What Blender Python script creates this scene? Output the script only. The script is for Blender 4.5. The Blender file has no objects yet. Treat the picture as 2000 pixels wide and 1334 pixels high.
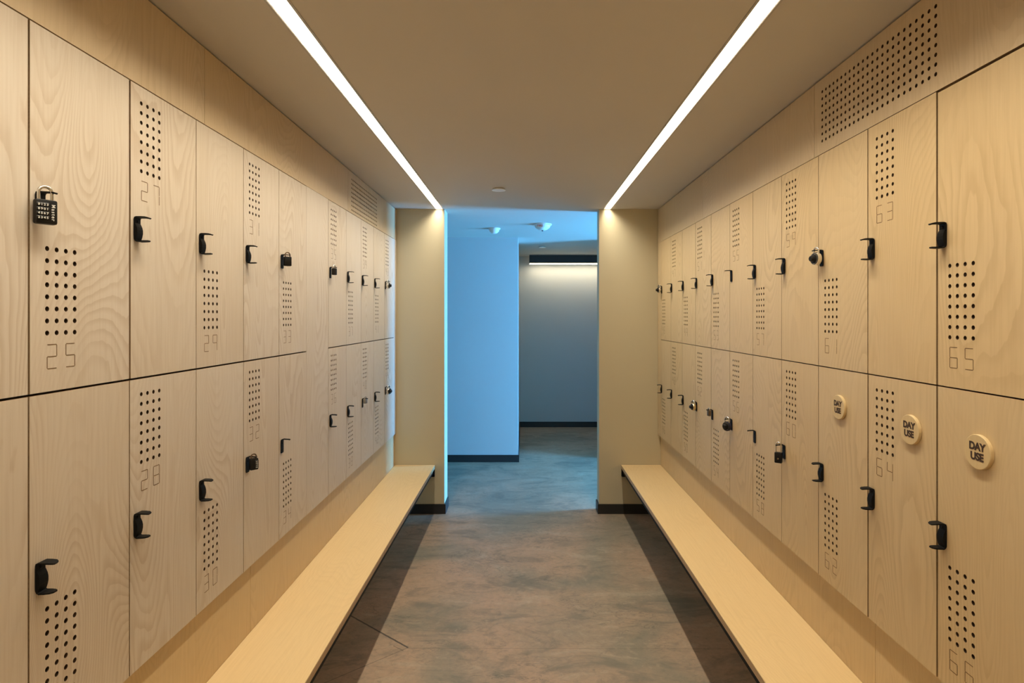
import bpy, bmesh, math, random
from mathutils import Vector, Matrix
random.seed(7)
S = bpy.context.scene
COL = S.collection
PI = math.pi

# ------------------------------------------------------------------ dimensions
F = 1150.0                      # focal length in pixels of the 2000 px wide frame
CAM_H = 1.67
CEIL = 2.585
WLD, WLB = 1.077, 1.089         # left: door face, panel behind the bench
WRD, WRB = 1.142, 1.166         # right
END_Y = 5.0
BACK_Y = -1.6
BENCH_H = 0.415
PITCH = 0.0273

# ------------------------------------------------------------------ node helpers
def new_mat(name):
    m = bpy.data.materials.new(name); m.use_nodes = True
    nt = m.node_tree; nt.nodes.clear()
    out = nt.nodes.new('ShaderNodeOutputMaterial')
    b = nt.nodes.new('ShaderNodeBsdfPrincipled')
    nt.links.new(b.outputs[0], out.inputs[0])
    return m, nt, b

def N(nt, t, **kw):
    n = nt.nodes.new(t)
    for k, v in kw.items(): setattr(n, k, v)
    return n

def setin(nt, n, i, v):
    if isinstance(v, bpy.types.NodeSocket): nt.links.new(v, n.inputs[i])
    else: n.inputs[i].default_value = v

def M(nt, op, a, b=0.0, c=0.0, clamp=False):
    n = N(nt, 'ShaderNodeMath', operation=op, use_clamp=clamp)
    setin(nt, n, 0, a); setin(nt, n, 1, b); setin(nt, n, 2, c)
    return n.outputs[0]

def VM(nt, op, a, b):
    n = N(nt, 'ShaderNodeVectorMath', operation=op)
    setin(nt, n, 0, a); setin(nt, n, 1, b)
    return n.outputs[0]

def MIX(nt, f, a, b, mode='MIX'):
    n = N(nt, 'ShaderNodeMix', data_type='RGBA', blend_type=mode)
    setin(nt, n, 0, f); setin(nt, n, 6, a); setin(nt, n, 7, b)
    return n.outputs[2]

def NOISE(nt, vec, scale, detail=3.0, rough=0.5, dist=0.0):
    n = N(nt, 'ShaderNodeTexNoise')
    setin(nt, n, 'Vector', vec); n.inputs['Scale'].default_value = scale
    n.inputs['Detail'].default_value = detail; n.inputs['Roughness'].default_value = rough
    n.inputs['Distortion'].default_value = dist
    return n.outputs['Fac']

def SMOOTH(nt, v, lo, hi, a=0.0, b=1.0):
    n = N(nt, 'ShaderNodeMapRange', interpolation_type='SMOOTHSTEP')
    setin(nt, n, 0, v); n.inputs[1].default_value = lo; n.inputs[2].default_value = hi
    n.inputs[3].default_value = a; n.inputs[4].default_value = b
    return n.outputs[0]

def rgb(r, g, b): return (r, g, b, 1.0)

def plain(name, col, rough=0.5, metal=0.0, spec=0.5, speck=0.0):
    m, nt, b = new_mat(name)
    b.inputs['Base Color'].default_value = rgb(*col)
    b.inputs['Roughness'].default_value = rough
    b.inputs['Metallic'].default_value = metal
    b.inputs['Specular IOR Level'].default_value = spec
    if speck:
        tc = N(nt, 'ShaderNodeTexCoord')
        f = NOISE(nt, tc.outputs['Object'], 60.0, 3.0)
        c = MIX(nt, f, rgb(*[x*(1-speck) for x in col]), rgb(*[min(1, x*(1+speck)) for x in col]))
        nt.links.new(c, b.inputs['Base Color'])
    return m

def emit(name, col, strength):
    m = bpy.data.materials.new(name); m.use_nodes = True
    nt = m.node_tree; nt.nodes.clear()
    out = nt.nodes.new('ShaderNodeOutputMaterial')
    e = nt.nodes.new('ShaderNodeEmission')
    e.inputs[0].default_value = rgb(*col); e.inputs[1].default_value = strength
    nt.links.new(e.outputs[0], out.inputs[0])
    return m

def wood(name, pale, warm, grain, axis='Z', rough=0.45, figure=1.0):
    """birch plywood: stretched noise contours for the cathedral figure, fine fibres, faint clouds and a few pin knots"""
    m, nt, b = new_mat(name)
    tc = N(nt, 'ShaderNodeTexCoord'); oi = N(nt, 'ShaderNodeObjectInfo')
    off = M(nt, 'MULTIPLY', oi.outputs['Random'], 37.0)
    comb = N(nt, 'ShaderNodeCombineXYZ')
    for i in range(3): nt.links.new(off, comb.inputs[i])
    p = VM(nt, 'ADD', tc.outputs['Object'], comb.outputs[0])
    st = (1.0, 1.0, 0.24) if axis == 'Z' else (1.0, 0.24, 1.0)
    q = VM(nt, 'MULTIPLY', p, st)
    big = NOISE(nt, q, 3.0, 1.0, 0.35, 0.3)
    st2 = (1.0, 1.0, 0.03) if axis == 'Z' else (1.0, 0.03, 1.0)
    fib = NOISE(nt, VM(nt, 'MULTIPLY', p, st2), 150.0, 3.0, 0.6)
    wob = NOISE(nt, VM(nt, 'MULTIPLY', p, (1, 1, .35) if axis == 'Z' else (1, .35, 1)), 26.0, 2.0)
    fr = M(nt, 'FRACT', M(nt, 'ADD', M(nt, 'MULTIPLY', big, 58.0), M(nt, 'MULTIPLY', wob, 0.9)))
    ring = M(nt, 'MULTIPLY', SMOOTH(nt, fr, 0.30, 0.90), SMOOTH(nt, fr, 0.92, 1.0, 1.0, 0.0))
    patch = SMOOTH(nt, NOISE(nt, p, 2.2, 2.0), 0.38, 0.62)
    ring = M(nt, 'MULTIPLY', ring, M(nt, 'MULTIPLY_ADD', patch, 0.75, 0.25))
    cloud = NOISE(nt, VM(nt, 'MULTIPLY', p, (1, 1, .55)), 2.6, 4.0, 0.6)
    tone = M(nt, 'ADD', M(nt, 'MULTIPLY', oi.outputs['Random'], 0.6), M(nt, 'MULTIPLY', SMOOTH(nt, cloud, 0.3, 0.7), 0.4))
    c = MIX(nt, tone, rgb(*pale), rgb(*warm))
    c = MIX(nt, M(nt, 'MULTIPLY', ring, 0.30 * figure), c, rgb(*grain))
    c = MIX(nt, M(nt, 'MULTIPLY', SMOOTH(nt, fib, 0.35, 0.75), 0.16), c, rgb(*grain))
    v = N(nt, 'ShaderNodeTexVoronoi'); v.inputs['Scale'].default_value = 3.2
    nt.links.new(VM(nt, 'MULTIPLY', p, (1, 1, .6)), v.inputs['Vector'])
    kn = SMOOTH(nt, v.outputs['Distance'], 0.010, 0.034, 1.0, 0.0)
    c = MIX(nt, M(nt, 'MULTIPLY', kn, 0.38), c, rgb(grain[0]*.55, grain[1]*.5, grain[2]*.45))
    nt.links.new(c, b.inputs['Base Color'])
    b.inputs['Roughness'].default_value = rough
    b.inputs['Specular IOR Level'].default_value = 0.35
    return m

def paint(name, col):
    m, nt, b = new_mat(name)
    tc = N(nt, 'ShaderNodeTexCoord')
    f = NOISE(nt, tc.outputs['Object'], 1.3, 3.0)
    c = MIX(nt, f, rgb(*[x*.96 for x in col]), rgb(*[min(1, x*1.04) for x in col]))
    nt.links.new(c, b.inputs['Base Color'])
    b.inputs['Roughness'].default_value = 0.7
    b.inputs['Specular IOR Level'].default_value = 0.25
    bp = N(nt, 'ShaderNodeBump'); bp.inputs['Strength'].default_value = 0.05; bp.inputs['Distance'].default_value = 0.002
    nt.links.new(NOISE(nt, tc.outputs['Object'], 220.0, 2.0), bp.inputs['Height'])
    nt.links.new(bp.outputs[0], b.inputs['Normal'])
    return m

def concrete(name):
    m, nt, b = new_mat(name)
    tc = N(nt, 'ShaderNodeTexCoord'); P = tc.outputs['Object']
    sx = N(nt, 'ShaderNodeSeparateXYZ'); nt.links.new(P, sx.inputs[0])
    X, Y = sx.outputs[0], sx.outputs[1]
    a = NOISE(nt, P, 1.1, 5.0, 0.6, 0.6)
    d = NOISE(nt, VM(nt, 'MULTIPLY', P, (0.8, 1.6, 1)), 2.6, 6.0, 0.65, 1.4)
    fine = NOISE(nt, P, 38.0, 4.0, 0.7)
    c = MIX(nt, SMOOTH(nt, a, 0.34, 0.60), rgb(.190, .170, .125), rgb(.345, .238, .160))
    c = MIX(nt, M(nt, 'MULTIPLY', SMOOTH(nt, d, 0.49, 0.65), 0.60), c, rgb(.122, .113, .088))
    c = MIX(nt, M(nt, 'MULTIPLY', SMOOTH(nt, d, 0.44, 0.33), 0.50), c, rgb(.37, .30, .215))
    c = MIX(nt, M(nt, 'MULTIPLY', SMOOTH(nt, fine, 0.35, 0.7), 0.30), c, rgb(.14, .125, .10))
    grit = NOISE(nt, VM(nt, 'MULTIPLY', P, (1, 1.5, 1)), 14.0, 6.0, 0.75, 0.8)
    c = MIX(nt, M(nt, 'MULTIPLY', SMOOTH(nt, grit, 0.52, 0.66), 0.40), c, rgb(.115, .104, .082))
    c = MIX(nt, M(nt, 'MULTIPLY', SMOOTH(nt, grit, 0.44, 0.32), 0.35), c, rgb(.40, .32, .23))
    # trowel scuffs: thin dark contours kept to a few patches
    w = NOISE(nt, VM(nt, 'MULTIPLY', P, (1.0, 2.2, 1)), 3.4, 4.0, 0.6, 1.8)
    con = M(nt, 'ABSOLUTE', M(nt, 'SUBTRACT', w, 0.5))
    sc = M(nt, 'MULTIPLY', SMOOTH(nt, con, 0.002, 0.018, 1.0, 0.0), SMOOTH(nt, NOISE(nt, P, 1.7, 2.0), 0.50, 0.60))
    c = MIX(nt, M(nt, 'MULTIPLY', sc, 0.5), c, rgb(.07, .065, .052))
    # saw cut across the aisle and the triangular relief cut at the left bench
    def seg(ax, ay, bx, by, w0):
        L = math.hypot(bx-ax, by-ay); ux, uy = (bx-ax)/L, (by-ay)/L
        t = M(nt, 'ADD', M(nt, 'MULTIPLY', M(nt, 'SUBTRACT', X, ax), ux), M(nt, 'MULTIPLY', M(nt, 'SUBTRACT', Y, ay), uy))
        s = M(nt, 'ADD', M(nt, 'MULTIPLY', M(nt, 'SUBTRACT', X, ax), -uy), M(nt, 'MULTIPLY', M(nt, 'SUBTRACT', Y, ay), ux))
        inside = M(nt, 'MULTIPLY', M(nt, 'GREATER_THAN', t, 0.0), M(nt, 'LESS_THAN', t, L))
        s = M(nt, 'ADD', s, M(nt, 'MULTIPLY', M(nt, 'SUBTRACT', fine, 0.5), w0*0.9))
        return M(nt, 'MULTIPLY', inside, SMOOTH(nt, M(nt, 'ABSOLUTE', s), w0*0.45, w0, 1.0, 0.0))
    l1 = seg(-1.30, 3.57, -0.582, 2.973, 0.0065)
    l2 = seg(-0.582, 2.973, -1.30, 2.34, 0.0034)
    l3 = seg(-0.582, 2.968, 1.4, 2.96, 0.0022)
    l4 = seg(-0.66, 2.99, -0.60, 2.945, 0.003)
    dark = rgb(.035, .030, .024)
    c = MIX(nt, M(nt, 'MULTIPLY', l1, 0.9), c, dark)
    c = MIX(nt, M(nt, 'MULTIPLY', l2, 0.55), c, dark)
    c = MIX(nt, M(nt, 'MULTIPLY', l3, 0.45), c, dark)
    c = MIX(nt, M(nt, 'MULTIPLY', l4, 0.6), c, dark)
    nt.links.new(c, b.inputs['Base Color'])
    r = M(nt, 'MULTIPLY_ADD', d, 0.25, 0.36)
    nt.links.new(r, b.inputs['Roughness'])
    b.inputs['Specular IOR Level'].default_value = 0.45
    bp = N(nt, 'ShaderNodeBump'); bp.inputs['Strength'].default_value = 0.12; bp.inputs['Distance'].default_value = 0.004
    nt.links.new(M(nt, 'ADD', fine, d), bp.inputs['Height'])
    nt.links.new(bp.outputs[0], b.inputs['Normal'])
    return m

def pane_mat(name):
    m = bpy.data.materials.new(name); m.use_nodes = True
    nt = m.node_tree; nt.nodes.clear()
    out = nt.nodes.new('ShaderNodeOutputMaterial')
    t = nt.nodes.new('ShaderNodeBsdfTransparent'); t.inputs[0].default_value = rgb(.95, .97, .98)
    g = nt.nodes.new('ShaderNodeBsdfGlossy'); g.inputs['Roughness'].default_value = 0.02
    fr = nt.nodes.new('ShaderNodeFresnel'); fr.inputs[0].default_value = 1.45
    mx = nt.nodes.new('ShaderNodeMixShader')
    nt.links.new(fr.outputs[0], mx.inputs[0]); nt.links.new(t.outputs[0], mx.inputs[1]); nt.links.new(g.outputs[0], mx.inputs[2])
    nt.links.new(mx.outputs[0], out.inputs[0])
    return m

LAMP = 4.0
TUBE_W = 36.0
MAT = dict(
    wood_left=wood('birch_left_cool_light', (.63, .565, .48), (.61, .525, .41), (.36, .24, .13), 'Z'),  # same birch as the right wall, with cooler light tinted into its colour
    wood_right=wood('birch_right', (.62, .485, .295), (.60, .445, .24), (.36, .235, .115), 'Z'),
    wood_fascia=wood('birch_fascia', (.61, .49, .325), (.58, .445, .265), (.34, .22, .105), 'Z', figure=.6),
    wood_skirt=wood('birch_skirt', (.63, .485, .285), (.61, .45, .24), (.36, .235, .115), 'Z', figure=.6),
    wood_bench=wood('birch_bench', (.69, .52, .285), (.67, .49, .25), (.44, .29, .14), 'Y', rough=.4, figure=.35),
    ply_edge=wood('plywood_edge', (.34, .235, .13), (.30, .20, .11), (.16, .095, .05), 'Y', figure=1.0),
    bench_edge=wood('bench_edge', (.56, .41, .25), (.52, .37, .21), (.30, .19, .10), 'Y'),
    wood_disc=wood('birch_disc', (.64, .50, .28), (.62, .47, .25), (.42, .27, .12), 'Z', figure=.4),
    bore=plain('dark_brown_bore', (.075, .042, .022), .85, speck=.2),  # hole walls, a darker brown than the boards
    carcass=plain('locker_interior', (.05, .035, .024), .8, speck=.1),
    engrave=plain('burnt_engraving', (.17, .10, .045), .8, speck=.2),
    black=plain('black_powder_coat', (.004, .004, .0042), .6, spec=.18, speck=.1),
    black_plastic=plain('black_lock_case', (.006, .006, .0065), .42, spec=.3, speck=.1),
    navy=plain('navy_lock_case', (.012, .014, .035), .3, speck=.1),
    steel=plain('polished_steel', (.75, .73, .70), .22, 1.0, speck=.05),
    brass=plain('brass', (.74, .60, .34), .28, 1.0, speck=.05),
    zinc=plain('dull_zinc', (.30, .29, .28), .55, .6, speck=.1),
    bronze=plain('brown_metal', (.16, .11, .07), .4, .8, speck=.1),
    white_ink=plain('white_ink', (.75, .75, .72), .6, speck=.03),
    dark_ink=plain('dark_brown_ink', (.045, .022, .012), .7, speck=.1),
    red_ink=plain('red_ink', (.55, .06, .03), .6, speck=.05),
    wall=paint('greige_paint', (.55, .495, .35)),
    hall=paint('pale_grey_paint', (.50, .50, .49)),
    ceiling=paint('ceiling_paint', (.55, .515, .46)),
    floor=concrete('polished_concrete'),
    base=plain('black_rubber_base', (.016, .015, .015), .5, speck=.1),
    white=plain('white_plastic', (.80, .80, .78), .4, speck=.02),
    trim=plain('grey_aluminium', (.42, .40, .37), .45, .6, speck=.05),
    charcoal=plain('charcoal_metal', (.035, .04, .05), .5, .3, speck=.1),
    reflector=plain('white_reflector', (.85, .83, .78), .5, speck=.02),
    lamp=emit('warm_lamp_diffuser', (1.0, .885, .69), LAMP),
    lamp2=emit('alcove_lamp_diffuser', (1.0, .88, .62), 14.0),
    pane=pane_mat('window_glass'),
    frame=plain('window_frame', (.5, .5, .5), .5, speck=.05),
)

# ------------------------------------------------------------------ mesh helpers
class MB:
    def __init__(s): s.bm = bmesh.new()
    def face(s, pts):
        vs = [s.bm.verts.new(p) for p in pts]
        return s.bm.faces.new(vs)
    def box(s, a, b):
        x0, y0, z0 = a; x1, y1, z1 = b
        v = [s.bm.verts.new(p) for p in ((x0,y0,z0),(x1,y0,z0),(x1,y1,z0),(x0,y1,z0),(x0,y0,z1),(x1,y0,z1),(x1,y1,z1),(x0,y1,z1))]
        for f in ((0,3,2,1),(4,5,6,7),(0,1,5,4),(1,2,6,5),(2,3,7,6),(3,0,4,7)): s.bm.faces.new([v[i] for i in f])
        return s
    def rbox(s, a, b, r, seg=2):
        """box with rounded edges"""
        t = bmesh.new(); x0, y0, z0 = a; x1, y1, z1 = b
        bmesh.ops.create_cube(t, size=1.0)
        for v in t.verts: v.co = Vector(((x0+x1)/2 + v.co.x*(x1-x0), (y0+y1)/2 + v.co.y*(y1-y0), (z0+z1)/2 + v.co.z*(z1-z0)))
        bmesh.ops.bevel(t, geom=t.edges[:], offset=r, segments=seg, affect='EDGES', profile=0.5)
        s.merge(t); return s
    def merge(s, t, mat=None):
        if mat is not None: bmesh.ops.transform(t, matrix=mat, verts=t.verts)
        mp = {v: s.bm.verts.new(v.co) for v in t.verts}
        for f in t.faces: s.bm.faces.new([mp[v] for v in f.verts])
        t.free()
    def lathe(s, prof, n, mat=Matrix()):
        """revolve (r, h) about local Z"""
        rings = []
        for r, h in prof:
            if r < 1e-6: rings.append([s.bm.verts.new(mat @ Vector((0, 0, h)))])
            else: rings.append([s.bm.verts.new(mat @ Vector((r*math.cos(2*PI*i/n), r*math.sin(2*PI*i/n), h))) for i in range(n)])
        for a, b in zip(rings, rings[1:]):
            for i in range(n):
                j = (i+1) % n
                if len(a) == 1 and len(b) == 1: continue
                if len(a) == 1: s.bm.faces.new((a[0], b[i], b[j]))
                elif len(b) == 1: s.bm.faces.new((a[i], a[j], b[0]))
                else: s.bm.faces.new((a[i], a[j], b[j], b[i]))
        return s
    def tube(s, pts, r, n=10):
        pts = [Vector(p) for p in pts]; rings = []; up = None
        for i, p in enumerate(pts):
            d = ((pts[min(i+1, len(pts)-1)] - pts[max(i-1, 0)])).normalized()
            if up is None:
                up = Vector((0, 1, 0)) if abs(d.y) < .9 else Vector((1, 0, 0))
            sd = d.cross(up).normalized(); up2 = sd.cross(d).normalized(); up = up2
            rings.append([s.bm.verts.new(p + sd*r*math.cos(2*PI*k/n) + up2*r*math.sin(2*PI*k/n)) for k in range(n)])
        for a, b in zip(rings, rings[1:]):
            for k in range(n): s.bm.faces.new((a[k], a[(k+1) % n], b[(k+1) % n], b[k]))
        s.bm.faces.new(rings[0][::-1]); s.bm.faces.new(rings[-1])
        return s
    def plate(s, w, h, t, grid=None, r=.0058, x0=0.0, z0=0.0, seg=14):
        """board in the XZ plane, front at y=0, back at y=t; grid=(u0, v0, nx, nz, pitch) drills real holes"""
        if grid is None:
            s.box((x0, 0, z0), (x0+w, t, z0+h)); return s
        u0, v0, nx, nz, p = grid
        gx0, gz0 = u0 - p/2, v0 - p/2; gx1, gz1 = gx0 + nx*p, gz0 + nz*p
        X0, Z0, X1, Z1 = x0, z0, x0+w, z0+h
        for y, fl in ((0, 1), (t, -1)):
            for (a, b, c, d) in ((X0, gx0, Z0, Z1), (gx1, X1, Z0, Z1), (gx0, gx1, Z0, gz0), (gx0, gx1, gz1, Z1)):
                pts = [(a, y, c), (b, y, c), (b, y, d), (a, y, d)]
                s.face(pts if fl > 0 else pts[::-1])
        for pts in ([(X0,0,Z0),(X0,0,Z1),(X0,t,Z1),(X0,t,Z0)], [(X1,0,Z0),(X1,t,Z0),(X1,t,Z1),(X1,0,Z1)],
                    [(X0,0,Z0),(X0,t,Z0),(X1,t,Z0),(X1,0,Z0)], [(X0,0,Z1),(X1,0,Z1),(X1,t,Z1),(X0,t,Z1)]): s.face(pts).material_index = 2
        for i in range(nx):
            for k in range(nz):
                cx, cz = u0 + i*p, v0 + k*p
                fi, fo, bi, bo = [], [], [], []
                for q in range(seg):
                    an = 2*PI*(q+.5)/seg; ca, sa = math.cos(an), math.sin(an); m = max(abs(ca), abs(sa))
                    ix, iz, ox, oz = cx+r*ca, cz+r*sa, cx+p/2*ca/m, cz+p/2*sa/m
                    fi.append(s.bm.verts.new((ix, 0, iz))); fo.append(s.bm.verts.new((ox, 0, oz)))
                    bi.append(s.bm.verts.new((ix, t, iz))); bo.append(s.bm.verts.new((ox, t, oz)))
                for q in range(seg):
                    j = (q+1) % seg
                    s.bm.faces.new((fi[q], fo[q], fo[j], fi[j])); s.bm.faces.new((bi[q], bi[j], bo[j], bo[q]))
                    s.bm.faces.new((fi[q], fi[j], bi[j], bi[q])).material_index = 1
                # corner triangles left by the 14 / 16 sided ring
                for sx_, sz_ in ((1,1),(-1,1),(-1,-1),(1,-1)):
                    cr = (cx+sx_*p/2, cz+sz_*p/2); an = math.atan2(sz_, sx_)
                    q = int(math.floor(((an/(2*PI)) % 1.0)*seg - .5)) % seg; j = (q+1) % seg
                    for y, lst in ((0, fo), (t, bo)):
                        A, B = lst[q].co, lst[j].co
                        if (A-B).length > 1e-6 and abs(A.x-B.x) > 1e-7 and abs(A.z-B.z) > 1e-7:
                            s.face([tuple(A), (cr[0], y, cr[1]), tuple(B)])
        return s
    def mesh(s, name, smooth=False, recalc=True):
        if recalc: bmesh.ops.recalc_face_normals(s.bm, faces=s.bm.faces)
        me = bpy.data.meshes.new(name); s.bm.to_mesh(me); s.bm.free()
        if smooth:
            for p in me.polygons: p.use_smooth = True
            try: me.set_sharp_from_angle(angle=math.radians(40))
            except Exception: pass
        return me

def obj(name, me, mat=None, parent=None, loc=None, rz=None):
    o = bpy.data.objects.new(name, me); COL.objects.link(o)
    if mat is not None:
        if isinstance(mat, str): mat = MAT[mat]
        if not me.materials: me.materials.append(mat)
    if parent is not None: o.parent = parent
    if loc is not None: o.location = loc
    if rz is not None: o.rotation_euler = (0, 0, rz)
    return o

def empty(name, loc=(0, 0, 0), rz=0.0):
    o = bpy.data.objects.new(name, None); COL.objects.link(o)
    o.location = loc; o.rotation_euler = (0, 0, rz); o.empty_display_size = .05
    return o

def tag(o, label=None, cat=None, group=None, kind=None):
    if label: o['label'] = label
    if cat: o['category'] = cat
    if group: o['group'] = group
    if kind: o['kind'] = kind
    return o

def struct(name, boxes, mat, label=None):
    m = MB()
    for a, b in boxes: m.box(a, b)
    o = obj(name, m.mesh(name), mat); o['kind'] = 'structure'
    if label: o['label'] = label
    return o

def text_mesh(txt, size, extrude=.0004, bold=0.0, spacing=1.0):
    cu = bpy.data.curves.new('lettering', 'FONT'); cu.body = txt; cu.size = size
    cu.align_x = 'CENTER'; cu.align_y = 'CENTER'; cu.extrude = extrude; cu.offset = bold
    cu.space_line = .95; cu.space_character = spacing; cu.resolution_u = 4
    t = bpy.data.objects.new('lettering', cu); COL.objects.link(t)
    bpy.context.view_layer.update()
    me = bpy.data.meshes.new_from_object(t.evaluated_get(bpy.context.evaluated_depsgraph_get()))
    bpy.data.objects.remove(t); bpy.data.curves.remove(cu)
    me.transform(Matrix.Rotation(PI/2, 4, 'X'))          # stands in XZ, reads from -Y
    me.materials.clear()
    return me

# ------------------------------------------------------------------ the setting
HX = 4.0           # right end of the cross hall, where its window is
struct('floor', [((-4.1, BACK_Y-.1, -.1), (HX+.1, 9.1, 0))], 'floor', 'polished mottled grey brown concrete floor')
SL0, SL1 = .681, .742                     # lamp slot
struct('ceiling', [((-1.6, BACK_Y, CEIL), (-SL1, END_Y, CEIL+.1)), ((-SL0, BACK_Y, CEIL), (SL0, END_Y, CEIL+.1)),
                   ((SL1, BACK_Y, CEIL), (1.6, END_Y, CEIL+.1)), ((-4.1, END_Y, CEIL), (HX+.1, 9.1, CEIL+.1)),
                   ((-SL1, BACK_Y, CEIL+.06), (-SL0, END_Y, CEIL+.1)), ((SL0, BACK_Y, CEIL+.06), (SL1, END_Y, CEIL+.1))], 'ceiling', 'plain painted ceiling')
struct('wall_left', [((-1.6, BACK_Y, 0), (-1.5, END_Y, CEIL))], 'wall')
struct('wall_right', [((1.5, BACK_Y, 0), (1.6, END_Y, CEIL))], 'wall')
struct('wall_end_left', [((-4.0, END_Y, 0), (-.670, END_Y+.2, CEIL))], 'wall', 'greige wall pier left of the doorway')
struct('wall_end_right', [((.6435, END_Y, 0), (HX, END_Y+.13, CEIL))], 'wall', 'greige wall pier right of the doorway')
struct('wall_hall', [((-4.0, 6.78, 0), (-.06, 8.93, CEIL))], 'hall', 'pale wall washed by blue daylight beyond the doorway')
struct('wall_alcove', [((-4.0, 8.93, 0), (HX, 9.05, CEIL))], 'hall', 'grey wall at the end of the far passage')
struct('wall_corner', [((1.32, 6.80, 0), (HX, 8.93, CEIL))], 'hall')
struct('wall_hall_left', [((-4.1, END_Y, 0), (-4.0, 9.05, CEIL))], 'hall')
# hall right end wall around its window
wy0, wy1, wz0, wz1 = 5.32, 6.18, .04, 2.50
struct('wall_hall_right', [((HX, END_Y, 0), (HX+.1, wy0, CEIL)), ((HX, wy1, 0), (HX+.1, 9.05, CEIL)),
                           ((HX, wy0, 0), (HX+.1, wy1, wz0)), ((HX, wy0, wz1), (HX+.1, wy1, CEIL))], 'hall')
struct('wall_back', [((-1.6, BACK_Y-.1, 0), (1.6, BACK_Y, CEIL))], 'wall')
def window(name, a, b, axis):
    m = MB(); t = .05; (x0, y0, z0), (x1, y1, z1) = a, b
    if axis == 'X':
        m.box((x0, y0, z0), (x1, y0+t, z1)).box((x0, y1-t, z0), (x1, y1, z1)).box((x0, y0+t, z0), (x1, y1-t, z0+t)).box((x0, y0+t, z1-t), (x1, y1-t, z1))
        pa, pb = ((x0+x1)/2-.003, y0+t, z0+t), ((x0+x1)/2+.003, y1-t, z1-t)
    else:
        m.box((x0, y0, z0), (x0+t, y1, z1)).box((x1-t, y0, z0), (x1, y1, z1)).box((x0+t, y0, z0), (x1-t, y1, z0+t)).box((x0+t, y0, z1-t), (x1-t, y1, z1))
        pa, pb = (x0+t, (y0+y1)/2-.003, z0+t), (x1-t, (y0+y1)/2+.003, z1-t)
    o = obj(name, m.mesh(name), 'frame'); o['kind'] = 'structure'
    g = MB(); g.box(pa, pb); obj('window_pane', g.mesh('window_pane'), 'pane', o)
window('window_1', (HX+.02, wy0, wz0), (HX+.08, wy1, wz1), 'X')

# baseboards
bh, bt = .082, .012
struct('baseboard_end_left', [((-1.06, END_Y-bt, 0), (-.670+bt, END_Y, bh)), ((-.670, END_Y, 0), (-.670+bt, END_Y+.2, bh))], 'base')
struct('baseboard_end_right', [((.6435-bt, END_Y-bt, 0), (1.13, END_Y, bh)), ((.6435-bt, END_Y, 0), (.6435, END_Y+.13, bh))], 'base')
struct('baseboard_hall', [((-3.9, 6.78-bt, 0), (-.06+bt, 6.78, bh)), ((-.06, 6.78, 0), (-.06+bt, 8.93-bt, bh))], 'base')
struct('baseboard_alcove', [((-.06+bt, 8.93-bt, 0), (1.32, 8.93, bh))], 'base')

# ------------------------------------------------------------------ lockers
LW, RW = .3285, .3254                     # locker pitch along each wall
L0, R0 = 1.2808, 1.6274                   # near edge of locker 25, far edge of locker 65
LZ = dict(top=2.320, mid=1.500, bot=.685)
RZ = dict(top=2.293, mid=1.482, bot=.674)
DT = .018

SEGS = {'0': 'abcdef', '1': 'bc', '2': 'abged', '3': 'abgcd', '4': 'fgbc', '5': 'afgcd', '6': 'afgedc', '7': 'abc', '8': 'abcdefg', '9': 'abcfg'}
DIGIT = {}
def digit_mesh(ch, w=PITCH, h=2*PITCH, t=.0019):
    """one engraved seven-stroke digit, lower left corner at the origin"""
    if ch in DIGIT: return DIGIT[ch]
    m = MB(); g = .0008
    P = {'a': (g, h, w-g, h), 'g': (g, h/2, w-g, h/2), 'd': (g, 0, w-g, 0),
         'f': (0, h/2+g, 0, h-g), 'e': (0, g, 0, h/2-g), 'b': (w, h/2+g, w, h-g), 'c': (w, g, w, h/2-g)}
    for sname in SEGS[ch]:
        ax, az, bx, bz = P[sname]
        if az == bz: m.box((ax, -.0004, az-t/2), (bx, .0, az+t/2))
        else: m.box((ax-t/2, -.0004, az), (ax+t/2, .0, bz))
    DIGIT[ch] = m.mesh('digit'); return DIGIT[ch]

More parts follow.
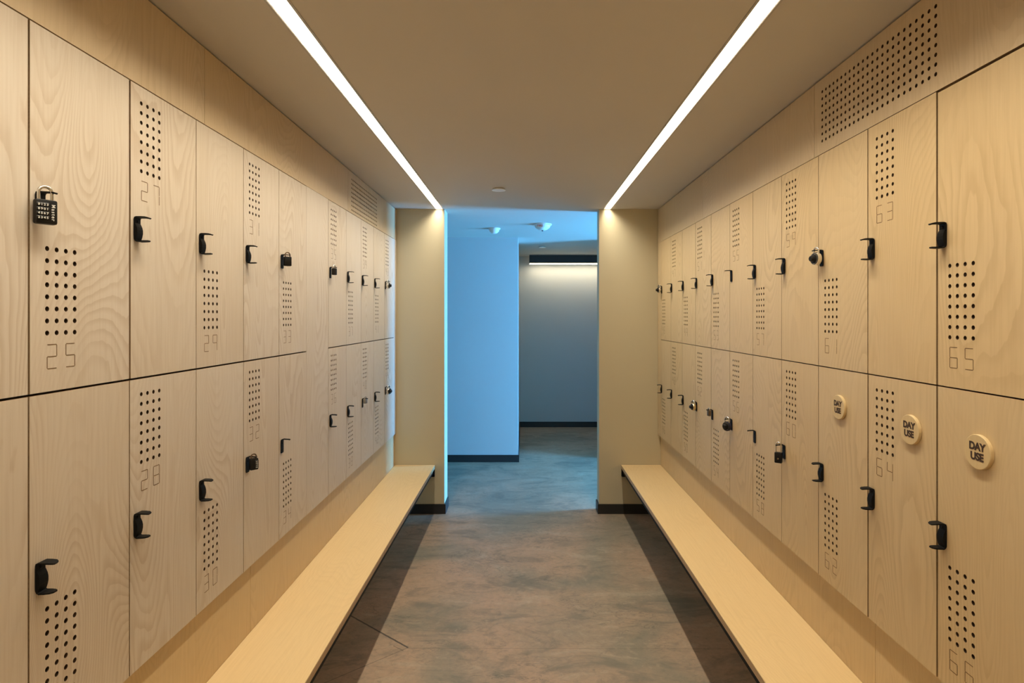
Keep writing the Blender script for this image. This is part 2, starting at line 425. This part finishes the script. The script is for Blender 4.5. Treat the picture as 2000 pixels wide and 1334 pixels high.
def hook_mesh(kind):
    """bent black hasp; origin at the middle of its back plate, +x right, -y out of the door"""
    m = MB(); W = .0125
    if kind == 'full':      # (out, v, half width) along the middle of the bent strip
        st = [(.0385, .0290, W*.30), (.0370, .0305, W*.62), (.0310, .0322, W*.92), (.0200, .0328, W), (.0075, .0330, W), (.0035, .0315, W), (.0024, .0270, W),
              (.0024, .0100, W), (.0024, -.0150, W), (.0026, -.0270, W), (.0045, -.0315, W),
              (.0080, -.0340, W), (.0200, -.0338, W*.98), (.0300, -.0335, W*.80), (.0365, -.0330, W*.42)]
    else:
        st = [(.0380, .0300, W*.30), (.0360, .0312, W*.38), (.0310, .0322, W*.40), (.0200, .0328, W*.40), (.0130, .0330, W*.45), (.0090, .0330, W*.7), (.0035, .0315, W), (.0024, .0270, W),
              (.0024, .0100, W), (.0024, -.0120, W), (.0024, -.0240, W), (.0022, -.0280, W*.8)]
    th = .0017; rings = []
    for i, (o, v, hw) in enumerate(st):
        a, b = st[max(i-1, 0)], st[min(i+1, len(st)-1)]
        dx, dz = b[0]-a[0], b[1]-a[1]; L = math.hypot(dx, dz); nx, nz = -dz/L*th, dx/L*th
        rings.append([m.bm.verts.new((sx*hw, -(o+sg*nx), v+sg*nz)) for sx, sg in ((-1,-1),(1,-1),(1,1),(-1,1))])
    for a, b in zip(rings, rings[1:]):
        for k in range(4): m.bm.faces.new((a[k], a[(k+1) % 4], b[(k+1) % 4], b[k]))
    m.bm.faces.new(rings[0][::-1]); m.bm.faces.new(rings[-1])
    if kind == 'full':      # the rounded latch swelling out of the plate
        prof = [(.0040, .0160), (.0062, .0120), (.0092, .0055), (.0112, -.0030), (.0112, -.0120), (.0095, -.0210), (.0070, -.0290), (.0040, -.0310)]
        A = [m.bm.verts.new((-W*.96, -o, v)) for o, v in prof]; B = [m.bm.verts.new((W*.96, -o, v)) for o, v in prof]
        for k in range(len(prof)-1): m.bm.faces.new((A[k], A[k+1], B[k+1], B[k]))
        m.bm.faces.new(A); m.bm.faces.new(B[::-1]); m.bm.faces.new((A[0], B[0], B[-1], A[-1]))
    # the two fixing screws, as heads on the plate
    for v in (.0215,) if kind == 'full' else (.0150, -.0160):
        m.lathe([(0, 0), (.0040, 0), (.0034, .0014), (0, .0018)], 12, Matrix.Translation((0, -.0040, v)) @ Matrix.Rotation(PI/2, 4, 'X'))
    return m.mesh('hook')
HOOK = {k: hook_mesh(k) for k in ('full', 'short')}

def carcass_mesh(w, h):
    m = MB(); t = .006; y0, y1 = DT+.003, .36; g = .0015
    m.box((g, y0, g), (g+t, y1, h-g)).box((w-g-t, y0, g), (w-g, y1, h-g))
    m.box((g+t, y0, g), (w-g-t, y1, g+t)).box((g+t, y0, h-g-t), (w-g-t, y1, h-g)).box((g+t, y1-t, g+t), (w-g-t, y1, h-g-t))
    return m.mesh('carcass')

DOOR = {}
def door_mesh(side, kind, w, h, gl, gt):
    key = (side, kind, round(h, 4), gl, gt)
    if key not in DOOR:
        m = MB()
        vtop = h - .048 - 7*PITCH if kind == 'top' else .1335
        m.plate(w-gl-.001, h-gt-.001, DT, (.051, vtop, 4, 8, PITCH), x0=gl, z0=.001)
        DOOR[key] = m.mesh('door')
    return DOOR[key]
CARC = {}
ORD = ['', 'nearest', 'second', 'third', 'fourth', 'fifth', 'sixth', 'seventh', 'eighth', 'ninth', 'tenth', 'eleventh', 'twelfth']
HOOK_U = .0290
hook_world = {}

def locker(side, num, row, kind, y_left, w, Z, hook='full', gl=.0022, gt=.003, label=''):
    z0, z1 = (Z['mid'], Z['top']) if row == 'upper' else (Z['bot'], Z['mid'])
    h = z1 - z0
    loc = (-WLD, y_left, z0) if side == 'left' else (WRD, y_left, z0)
    rz = PI/2 if side == 'left' else -PI/2
    root = empty('locker', loc, rz)
    tag(root, label, 'locker', f'{row} row of lockers on the {side} wall')
    ck = (side, round(h, 4))
    if ck not in CARC: CARC[ck] = carcass_mesh(w, h)
    obj('carcass', CARC[ck], 'carcass', root)
    dm = door_mesh(side, kind, w, h, gl, gt)
    if not dm.materials: dm.materials.append(MAT['wood_'+side]); dm.materials.append(MAT['bore']); dm.materials.append(MAT['ply_edge'])
    d = obj('door', door_mesh(side, kind, w, h, gl, gt), 'wood_'+side, root)
    dv = (h - .048 - 7*PITCH - PITCH - 2*PITCH) if kind == 'top' else .0525
    for i, ch in enumerate(str(num)): obj('digit', digit_mesh(ch), 'engrave', d, (.051 + i*2*PITCH, 0, dv))
    hv = h/2 + (.004 if row == 'upper' else .0)
    obj('hook', HOOK[hook], 'black', d, (HOOK_U, -.0002, hv))
    hook_world[num] = (root.matrix_basis.copy(), Vector((HOOK_U, 0, hv)), side)
    return root

LEFT = {0: 25, 1: 27, 2: 29, 3: 31, 4: 33, 6: 35, 7: 37, 8: 39, 9: 41, 10: 43}
LOCKED = {25, 32, 33, 35, 40, 43, 44, 45, 52, 54, 56, 60, 61}
SHORT = LOCKED | {34, 55, 58}
WIDE = {25: .0045, 27: .006, 65: .006, 66: .006, 63: .004, 64: .006, 28: .003, 26: .0035, 62: .003, 53: .004, 51: .0035, 54: .004}
LOOK = {25: 'carrying a black combination padlock', 27: 'with bare hook below its number', 33: 'with small black padlock', 43: 'with silver dial padlock',
        66: 'with round sign on its door', 64: 'with round sign beside its air holes', 62: 'with round sign above its hook', 61: 'with silver dial padlock'}
for k in range(-1, 11):
    if k == 5: continue
    y = L0 + k*LW; up = LEFT.get(k, 23); kind = 'low' if k in (0, 2, 4, 7, 9) else 'top'
    pos = 11 - k if k > 4 else 10 - k      # columns counted from the doorway
    pos = {10: 1, 9: 2, 8: 3, 7: 4, 6: 5, 4: 6, 3: 7, 2: 8, 1: 9, 0: 10, -1: 11}[k]
    for row, num in (('upper', up), ('lower', up+1)):
        lab = f'pale plywood locker {num}, {row} row of left wall, {ORD[pos] if pos > 1 else "first"} column from the doorway'
        if k == -1: lab = f'plywood locker cut off by left picture edge, {row} row of left wall'
        locker('left', num, row, kind, y, LW, LZ, 'short' if num in SHORT else 'full', WIDE.get(num, .0022), .0045 if row == 'lower' else .0018, lab)
for k in range(0, 11):
    y = R0 + k*RW; up = 65 - 2*k; kind = 'low' if k % 2 == 0 else 'top'; pos = 11 - k
    for row, num in (('upper', up), ('lower', up+1)):
        lab = f'yellowish plywood locker {num}, {row} row of right wall, {ORD[pos] if pos > 1 else "first"} column from the doorway'
        locker('right', num, row, kind, y, RW, RZ, 'short' if num in SHORT else 'full', WIDE.get(num, .0022), .003 if row == 'lower' else .006 if num == 65 else .0010, lab)

# ------------------------------------------------------------------ plywood panels around the lockers
def panel(name, side, u_from, w, z0, h, mat, label, cat='panel', group=None, grid=None, t=DT, off=0.0):
    """u_from: world Y of the panel's left edge as one faces the wall"""
    base = WLD if side == 'left' else WRD
    x = -(base+off) if side == 'left' else base+off
    m = MB(); m.plate(w-.002, h, t, grid, x0=.001)
    pm = m.mesh(name); pm.materials.append(MAT[mat]); pm.materials.append(MAT['bore']); pm.materials.append(MAT['ply_edge'])
    o = obj(name, pm, mat, None, (x, u_from, z0), PI/2 if side == 'left' else -PI/2)
    tag(o, label, cat, group); return o

fz, fzr = LZ['top']+.0015, RZ['top']+.0015
vt = CAM_H + .863 - 7*PITCH
FH, FHR = CEIL-.006-fz, CEIL-.006-fzr
g = 'plywood boards above the left lockers'
panel('fascia_panel', 'left', BACK_Y+.02, 1.99-BACK_Y-.02, fz, FH, 'wood_fascia', 'plain plywood board above the nearest left lockers, with no air holes', group=g)
panel('fascia_panel', 'left', 1.99, 3.62-1.99, fz, FH, 'wood_fascia', 'plain middle plywood board between left locker doors and ceiling', group=g)
va = WLD*F/335 - 3.62
panel('fascia_panel', 'left', 3.62, END_Y-.004-3.62, fz, FH, 'wood_fascia', 'plywood board with a drilled air grille above the far left lockers', group=g, grid=(va, vt-fz, 24, 8, PITCH))
g = 'plywood boards above the right lockers'
yv = WRD*F/584
panel('fascia_panel', 'right', 2.31, 2.31-BACK_Y-.02, fzr, FHR, 'wood_fascia', 'plywood board with a large drilled air grille above lockers 63 and 61', group=g, grid=(2.31-yv, vt-fzr, 24, 8, PITCH*.985))
panel('fascia_panel', 'right', 3.75, 3.75-2.31, fzr, FHR, 'wood_fascia', 'plain plywood board above right lockers, just beyond the large drilled grille', group=g)
panel('fascia_panel', 'right', END_Y-.004, END_Y-.004-3.75, fzr, FHR, 'wood_fascia', 'plain plywood board above the far right lockers, meeting the end wall', group=g)
panel('blank_board', 'left', L0+5*LW, LW, LZ['bot'], LZ['top']-LZ['bot'], 'wood_left', 'full height blank plywood panel between lockers 33 and 35')
panel('filler_strip', 'left', L0+11*LW, END_Y-.004-L0-11*LW, LZ['bot'], LZ['top']-LZ['bot'], 'wood_left', 'narrow plywood strip between left lockers and the end wall', t=.045)
panel('filler_strip', 'right', END_Y-.004, END_Y-.004-R0-10*RW, RZ['bot'], RZ['top']-RZ['bot'], 'wood_right', 'narrow plywood strip between right lockers and the end wall', t=.045)
# boards behind the benches
panel('bench_back_panel', 'left', BACK_Y+.02, 2.35-BACK_Y-.02, 0.0, LZ['bot']-.004, 'wood_skirt', 'nearer plywood board behind the left bench, under lockers', group='boards behind the left bench', t=.016, off=WLB-WLD)
panel('bench_back_panel', 'left', 2.35, END_Y-.004-2.35, 0.0, LZ['bot']-.004, 'wood_skirt', 'farther plywood board behind the left bench, meeting the end wall', group='boards behind the left bench', t=.016, off=WLB-WLD)
panel('bench_back_panel', 'right', END_Y-.004, END_Y-.004-1.95, 0.0, RZ['bot']-.004, 'wood_skirt', 'farther plywood board behind the right bench, meeting the end wall', group='boards behind the right bench', t=.016, off=WRB-WRD)
panel('bench_back_panel', 'right', 1.95, 1.95-BACK_Y-.02, 0.0, RZ['bot']-.004, 'wood_skirt', 'nearer plywood board behind the right bench, under lockers', group='boards behind the right bench', t=.016, off=WRB-WRD)
# plain cladding behind the viewer and the carcass plinths
for nm, bx in (('trim_1', ((-WLD-DT, BACK_Y+.02, LZ['bot']), (-WLD, L0-LW-.003, LZ['top']))), ('trim_2', ((WRD, BACK_Y+.02, RZ['bot']), (WRD+DT, R0-RW-.003, RZ['top'])))):
    struct(nm, [bx], 'wood_left' if nm == 'trim_1' else 'wood_right')
struct('trim_3', [((-1.13, BACK_Y+.02, 0), (-1.106, END_Y-.004, LZ['bot']-.01))], 'base')
struct('trim_4', [((1.184, BACK_Y+.02, 0), (1.21, END_Y-.004, RZ['bot']-.01))], 'base')

# ------------------------------------------------------------------ benches
def bench(side, x_in, x_out, label):
    s = -1 if side == 'left' else 1
    root = empty('bench', (s*(x_in+x_out)/2, (BACK_Y+END_Y)/2, 0)); tag(root, label, 'bench', 'long wall benches')
    cx, cy = s*(x_in+x_out)/2, (BACK_Y+END_Y)/2
    hw, hl = (x_out-x_in)/2-.001, (END_Y-BACK_Y)/2-.02
    hl1 = END_Y - .003 - cy
    m = MB(); m.rbox((-hw, -hl, BENCH_H-.006), (hw, hl1, BENCH_H), .0015, 1)
    obj('seat', m.mesh('seat'), 'wood_bench', root)
    m = MB(); m.box((-hw+.0005, -hl, BENCH_H-.030), (hw-.0005, hl1, BENCH_H-.0062))
    e = obj('plywood_edge', m.mesh('plywood_edge'), 'bench_edge', root); e['label'] = 'layered brown plywood edge'
    m = MB(); f0 = -s*hw   # the side facing the aisle
    a, b = sorted((f0 + s*.012, f0 + s*.040))
    m.box((a, -hl, BENCH_H-.066), (b, hl1-.03, BENCH_H-.0305))
    obj('frame', m.mesh('frame'), 'black', root)
    for y in (-2.6, -1.2, .2, 1.6):
        m = MB(); a2, b2 = sorted((f0+s*.041, -f0)); m.box((a2, y, BENCH_H-.085), (b2, y+.03, BENCH_H-.0305))
        obj('bracket', m.mesh('bracket'), 'black', root)
    m = MB(); a2, b2 = sorted((f0+s*.001, -f0)); m.box((a2, hl1-.026, BENCH_H-.096), (b2, hl1, BENCH_H-.0305))
    obj('bracket', m.mesh('bracket'), 'black', root)
bench('left', .748, WLB, 'long birch plywood bench on black steel along the left lockers')
bench('right', .830, WRB, 'long birch plywood bench on black steel along the right lockers')

# ------------------------------------------------------------------ padlocks
def shackle(root, sep, r, leg, mat, apex=0.0):
    m = MB(); R = sep/2; pts = [(-R, 0, apex-R-leg)]
    for i in range(13):
        a = PI - PI*i/12; pts.append((R*math.cos(a), 0, apex-R+R*math.sin(a)))
    pts.append((R, 0, apex-R-leg))
    m.tube(pts, r, 10)
    return obj('shackle', m.mesh('shackle', smooth=True), mat, root)

def put(num, o, n_out, yaw, dz=.0085, du=0.0):
    """hang padlock o (origin at the shackle's apex) on the hook of locker num"""
    mw, hp, side = hook_world[num]
    p = mw @ Vector((hp.x+du, -n_out, hp.z + .0345 + dz))
    o.location = p; o.rotation_euler = (0, 0, (PI/2 if side == 'left' else -PI/2) + yaw)

def case_lock(label, w, h, t, leg=.016, sep=.022, case='black_plastic', sh='steel', digits=None, word=None, spot=False, sr=.0028, keyway=True):
    root = empty('padlock'); tag(root, label, 'padlock', 'padlocks on the lockers')
    shackle(root, sep, sr, leg, sh)
    top = -(sep/2+leg) + .004
    m = MB(); m.rbox((-w/2, -t/2, top-h), (w/2, t/2, top), min(.004, t*.2), 2)
    b = obj('body', m.mesh('body', smooth=True), case, root)
    if digits:
        rows, x0, x1, dz0, pz = digits
        for i, txt in enumerate(rows):
            z = top - dz0 - i*pz
            m = MB(); m.lathe([(0, -(x1-x0)/2), (t*.30, -(x1-x0)/2), (t*.34, -(x1-x0)/2+.0015), (t*.34, (x1-x0)/2-.0015), (t*.30, (x1-x0)/2), (0, (x1-x0)/2)], 16,
                              Matrix.Translation(((x0+x1)/2, -t/2+.0042, z)) @ Matrix.Rotation(PI/2, 4, 'Y'))
            wl = obj('code_wheel', m.mesh('code_wheel', smooth=True), 'black_plastic', root)
            te = text_mesh(txt, .0066, .0002, .00016)
            obj('digit', te, 'white_ink', wl, ((x0+x1)/2, -t/2+.0042-t*.34-.0003, z))['label'] = 'white code digits'
    if word:
        te = text_mesh(word, .0098, .0002, .00012, 1.35); te.transform(Matrix.Rotation(PI/2, 4, 'Y'))
        obj('lettering', te, 'white_ink', root, (w*.28, -t/2-.0003, top-h*.52))['label'] = 'white lettering down the case'
    if spot:
        m = MB(); m.lathe([(0, 0), (.0042, 0), (.0046, -.0008), (0, -.0008)], 16, Matrix.Translation((0, -t/2, top-h*.58)) @ Matrix.Rotation(-PI/2, 4, 'X') @ Matrix.Scale(-1, 4, (0, 0, 1)))
        obj('emblem', m.mesh('emblem'), 'steel', root)['label'] = 'small bright oval emblem'
    elif not digits:
        m = MB(); m.lathe([(0, 0), (.004, 0), (.004, .001), (0, .001)], 14, Matrix.Translation((0, 0, top-h-.0008)))
        obj('keyway', m.mesh('keyway'), 'bronze', root)
    return root

def dial_lock(label, case='steel', knob='black_plastic', R=.0245, T=.019, sep=.026, leg=.012):
    root = empty('padlock'); tag(root, label, 'padlock', 'padlocks on the lockers')
    shackle(root, sep, .0033, leg, 'steel')
    cz = -(sep/2+leg) - R + .007
    face = Matrix.Translation((0, 0, cz)) @ Matrix.Rotation(PI/2, 4, 'X')     # local Z of the lathe points to -Y
    m = MB(); m.lathe([(0, -T/2), (R*.85, -T/2), (R, -T/2+.004), (R, T/2-.004), (R*.92, T/2), (0, T/2)], 32, face)
    obj('body', m.mesh('body', smooth=True), case, root)
    m = MB(); m.lathe([(R*.74, T/2+.0001), (R*.88, T/2+.0001), (R*.86, T/2+.002), (R*.74, T/2+.002), (R*.74, T/2+.0001)], 32, face)
    dr = obj('dial_ring', m.mesh('dial_ring', smooth=True), 'black_plastic', root)
    m = MB()
    for i in range(40):
        a = 2*PI*i/40; ca, sa = math.cos(a), math.sin(a); r0, r1 = R*.765, R*.85; hw = .0003
        y = -(T/2+.0022)
        pts = [(r0*ca-hw*sa, y, cz+r0*sa+hw*ca), (r1*ca-hw*sa, y, cz+r1*sa+hw*ca), (r1*ca+hw*sa, y, cz+r1*sa-hw*ca), (r0*ca+hw*sa, y, cz+r0*sa-hw*ca)]
        m.face(pts)
    obj('tick_marks', m.mesh('tick_marks'), 'white_ink', dr)
    m = MB(); m.lathe([(0, T/2), (R*.70, T/2), (R*.68, T/2+.004), (R*.46, T/2+.006), (R*.43, T/2+.015), (R*.36, T/2+.017), (0, T/2+.017)], 28, face)
    obj('knob', m.mesh('knob', smooth=True), knob, root)
    return root

ROWS = ['0 1 2 3', '8 9 0 1', '4 5 6 7', '2 3 4 5']
o = case_lock('big black four wheel padlock with white lettering on locker 25', .040, .054, .020, leg=.021, sep=.024, digits=(ROWS, -.0192, .0035, .0125, .0095), word='Master', sr=.0033)
put(25, o, .0235, -.56, .0085, -.012)
o = case_lock('black combination padlock with side digits on locker 32', .031, .045, .020, leg=.010, sep=.020, digits=(['3 4', '7 8', '1 2', '5 6'], .000, .0145, .012, .0075), sh='bronze')
put(32, o, .026, -.75)
o = case_lock('small black padlock with dark shackle on locker 33', .031, .042, .018, leg=.012, sep=.021, sh='bronze', spot=False)
put(33, o, .027, -.80)
o = case_lock('narrow black padlock hanging on locker 35', .028, .038, .017, leg=.010, sep=.019, sh='steel')
put(35, o, .024, -.35)
o = case_lock('slim grey padlock on lower locker 40, left wall', .024, .032, .015, leg=.008, sep=.017, case='zinc', sh='zinc')
put(40, o, .022, -.4)
o = dial_lock('silver dial padlock on upper locker 43, left of doorway'); put(43, o, .0225, -.15)
o = dial_lock('silver dial padlock with big black knob on lower locker 44', R=.0265); put(44, o, .0265, -.35)
o = dial_lock('silver dial padlock on upper locker 45, right of doorway'); put(45, o, .0225, .12)
o = dial_lock('silver dial padlock with black knob on locker 61'); put(61, o, .0225, .18)
o = dial_lock('brassy dial padlock with black knob on lower locker 52', case='brass'); put(52, o, .0225, .18)
o = case_lock('slim brown padlock on lower locker 54, right wall', .022, .036, .016, leg=.008, sep=.017, case='bronze', sh='steel'); put(54, o, .022, .25)
o = dial_lock('dark navy dial padlock on lower locker 56', case='navy', R=.026, leg=.018); put(56, o, .026, .55)
o = case_lock('black padlock with bright spot on lower locker 60', .031, .047, .020, leg=.036, sep=.020, spot=True); put(60, o, .026, .95)

# ------------------------------------------------------------------ DAY USE discs
def disc(num, u, v_from_mid, label):
    mw, hp, side = hook_world[num]
    h = RZ['mid']-RZ['bot']
    p = mw @ Vector((u, -.0002, h - v_from_mid))
    root = empty('day_use_disc', p, -PI/2); tag(root, label, 'sign', 'round wooden locker signs')
    m = MB(); m.lathe([(0, 0), (.0425, 0), (.0435, .001), (.0435, .0080), (.0420, .0095), (0, .0095)], 48, Matrix.Rotation(PI/2, 4, 'X'))
    obj('wooden_disc', m.mesh('wooden_disc', smooth=True), 'wood_disc', root)
    obj('lettering', text_mesh('DAY\nUSE', .0262, .0003, .0011, .95), 'dark_ink', root, (0, -.0099, 0))
disc(62, .158, .137, 'round wooden sign reading DAY USE on locker 62, farthest of the three')
disc(64, .224, .143, 'round wooden sign reading DAY USE on locker 64, middle of the three')
disc(66, .158, .149, 'round wooden sign reading DAY USE on locker 66, nearest of the three')

# ------------------------------------------------------------------ lights in the ceiling
def linear_light(s, label):
    y0, y1 = BACK_Y+.02, END_Y-.002
    root = empty('linear_light', (s*(SL0+SL1)/2, (y0+y1)/2, CEIL)); tag(root, label, 'ceiling light', 'recessed linear ceiling lights')
    cy = (y0+y1)/2; hl = (y1-y0)/2; hw = (SL1-SL0)/2 - .0005
    m = MB(); t = .0025
    m.box((-hw, -hl, .0), (-hw+t, hl, .05)).box((hw-t, -hl, .0), (hw, hl, .05)).box((-hw+t, -hl, .047), (hw-t, hl, .05))
    m.box((-hw+t, -hl, 0), (hw-t, -hl+t, .047)).box((-hw+t, hl-t, 0), (hw-t, hl, .047))
    obj('housing', m.mesh('housing'), 'reflector', root)
    m = MB()
    xi, xo = -s*(hw-t-.0006), s*(hw-t-.0006)           # aisle side, wall side
    zi, zo = .016, .038
    L = hl-t-.001
    v = [m.bm.verts.new(p) for p in ((xi, -L, zi), (xo, -L, zo), (xo, L, zo), (xi, L, zi), (xi, -L, zi+.004), (xo, -L, zo+.004), (xo, L, zo+.004), (xi, L, zi+.004))]
    for f in ((0,1,2,3),(4,7,6,5),(0,4,5,1),(1,5,6,2),(2,6,7,3),(3,7,4,0)): m.bm.faces.new([v[i] for i in f])
    obj('diffuser', m.mesh('diffuser'), 'lamp', root)
    m = MB()
    for sx in (-1, 1):
        a, b = sorted((sx*(hw-.001), sx*(hw+.007))); m.box((a, -hl, -.0022), (b, hl, -.0002))
    obj('flange', m.mesh('flange'), 'trim', root)
    # the lamp itself: light thrown down and towards its own wall by the slanted optic
    l = bpy.data.lights.new('lamp_tube', 'AREA'); l.shape = 'RECTANGLE'; l.size = .044; l.size_y = 2*L
    l.energy = TUBE_W; l.color = (1.0, .885, .69); l.spread = math.radians(110)
    lo = bpy.data.objects.new('lamp_tube', l); COL.objects.link(lo); lo.parent = root
    lo.location = (0, 0, .006); lo.rotation_euler = (0, -s*math.radians(10.5), 0)
linear_light(-1, 'recessed strip light in the ceiling along the left bench')
linear_light(1, 'recessed strip light in the ceiling along the right bench')

r = empty('wall_washer', (.70, 8.76, CEIL)); tag(r, 'dark linear wall washer lamp at the end of the far passage', 'lamp')
m = MB(); m.box((-.61, -.06, -.122), (.61, .06, -.001)); obj('housing', m.mesh('housing'), 'charcoal', r)
m = MB(); m.box((-.605, -.058, -.1285), (.605, .058, -.1222)); obj('diffuser', m.mesh('diffuser'), 'lamp2', r)

def ceiling_disc(x, y, rad, label):
    m = MB(); m.lathe([(0, -.002), (rad*.86, -.002), (rad*.86, -.007), (rad*.95, -.008), (rad, -.011), (rad*.97, -.013), (0, -.0135)], 36)
    o = obj('sprinkler_cover', m.mesh('sprinkler_cover', smooth=True), 'white', None, (x, y, CEIL)); tag(o, label, 'sprinkler')
ceiling_disc(-.175, 4.20, .050, 'flat white sprinkler cover disc in the locker room ceiling')
ceiling_disc(.247, 7.67, .048, 'flat white sprinkler cover disc in the far passage ceiling')
def detector(x, y, rad, h, name, label, word=None):
    root = empty(name, (x, y, CEIL)); tag(root, label, 'alarm')
    m = MB(); m.lathe([(0, -.0005), (rad, -.0005), (rad, -.010), (rad*.94, -.014), (0, -.014)], 36); obj('base', m.mesh('base', smooth=True), 'white', root)
    m = MB(); m.lathe([(0, -.0142), (rad*.86, -.0142), (rad*.80, -h*.55), (rad*.52, -h*.88), (rad*.3, -h), (0, -h)], 36); obj('dome', m.mesh('dome', smooth=True), 'white', root)
    if word:
        te = text_mesh(word, .030, .0008, .0004)
        obj('lettering', te, 'red_ink', root, (-rad*.30, -rad*.86, -.026))['label'] = 'red lettering'
        m = MB(); m.lathe([(0, -h-.012), (.008, -h-.008), (.010, -h), (0, -h)], 16); obj('strobe_lens', m.mesh('strobe_lens', smooth=True), 'charcoal', root)
detector(-.30, 6.08, .062, .055, 'smoke_detector', 'smaller white smoke detector on the blue lit ceiling')
detector(.19, 5.81, .090, .060, 'fire_alarm', 'larger white alarm with red lettering on the blue lit ceiling', 'FIRE')

# ------------------------------------------------------------------ daylight outside the windows
w = bpy.data.worlds.new('daylight'); S.world = w; w.use_nodes = True
bg = w.node_tree.nodes['Background']
bg.inputs[0].default_value = (.10, .46, 1.0, 1.0); bg.inputs[1].default_value = 145.0
def portal(name, loc, rot, sx, sy):
    l = bpy.data.lights.new(name, 'AREA'); l.shape = 'RECTANGLE'; l.size = sx; l.size_y = sy
    l.cycles.is_portal = True
    o = bpy.data.objects.new(name, l); COL.objects.link(o); o.location = loc; o.rotation_euler = rot
portal('window_daylight', (HX+.09, (wy0+wy1)/2, (wz0+wz1)/2), (0, PI/2, 0), wz1-wz0, wy1-wy0)

# ------------------------------------------------------------------ camera and view
cd = bpy.data.cameras.new('camera'); cd.sensor_width = 36.0; cd.sensor_fit = 'HORIZONTAL'
cd.lens = F/2000*36.0; cd.shift_x = -22/2000; cd.shift_y = -48/2000; cd.clip_start = .02
cam = bpy.data.objects.new('camera', cd); COL.objects.link(cam)
cam.location = (0, 0, CAM_H); cam.rotation_euler = (PI/2, 0, 0)
S.camera = cam
S.view_settings.view_transform = 'Standard'; S.view_settings.look = 'None'
S.view_settings.exposure = 0.06; S.view_settings.gamma = 1.0
S.cycles.max_bounces = 10; S.cycles.diffuse_bounces = 6; S.cycles.sample_clamp_indirect = 10
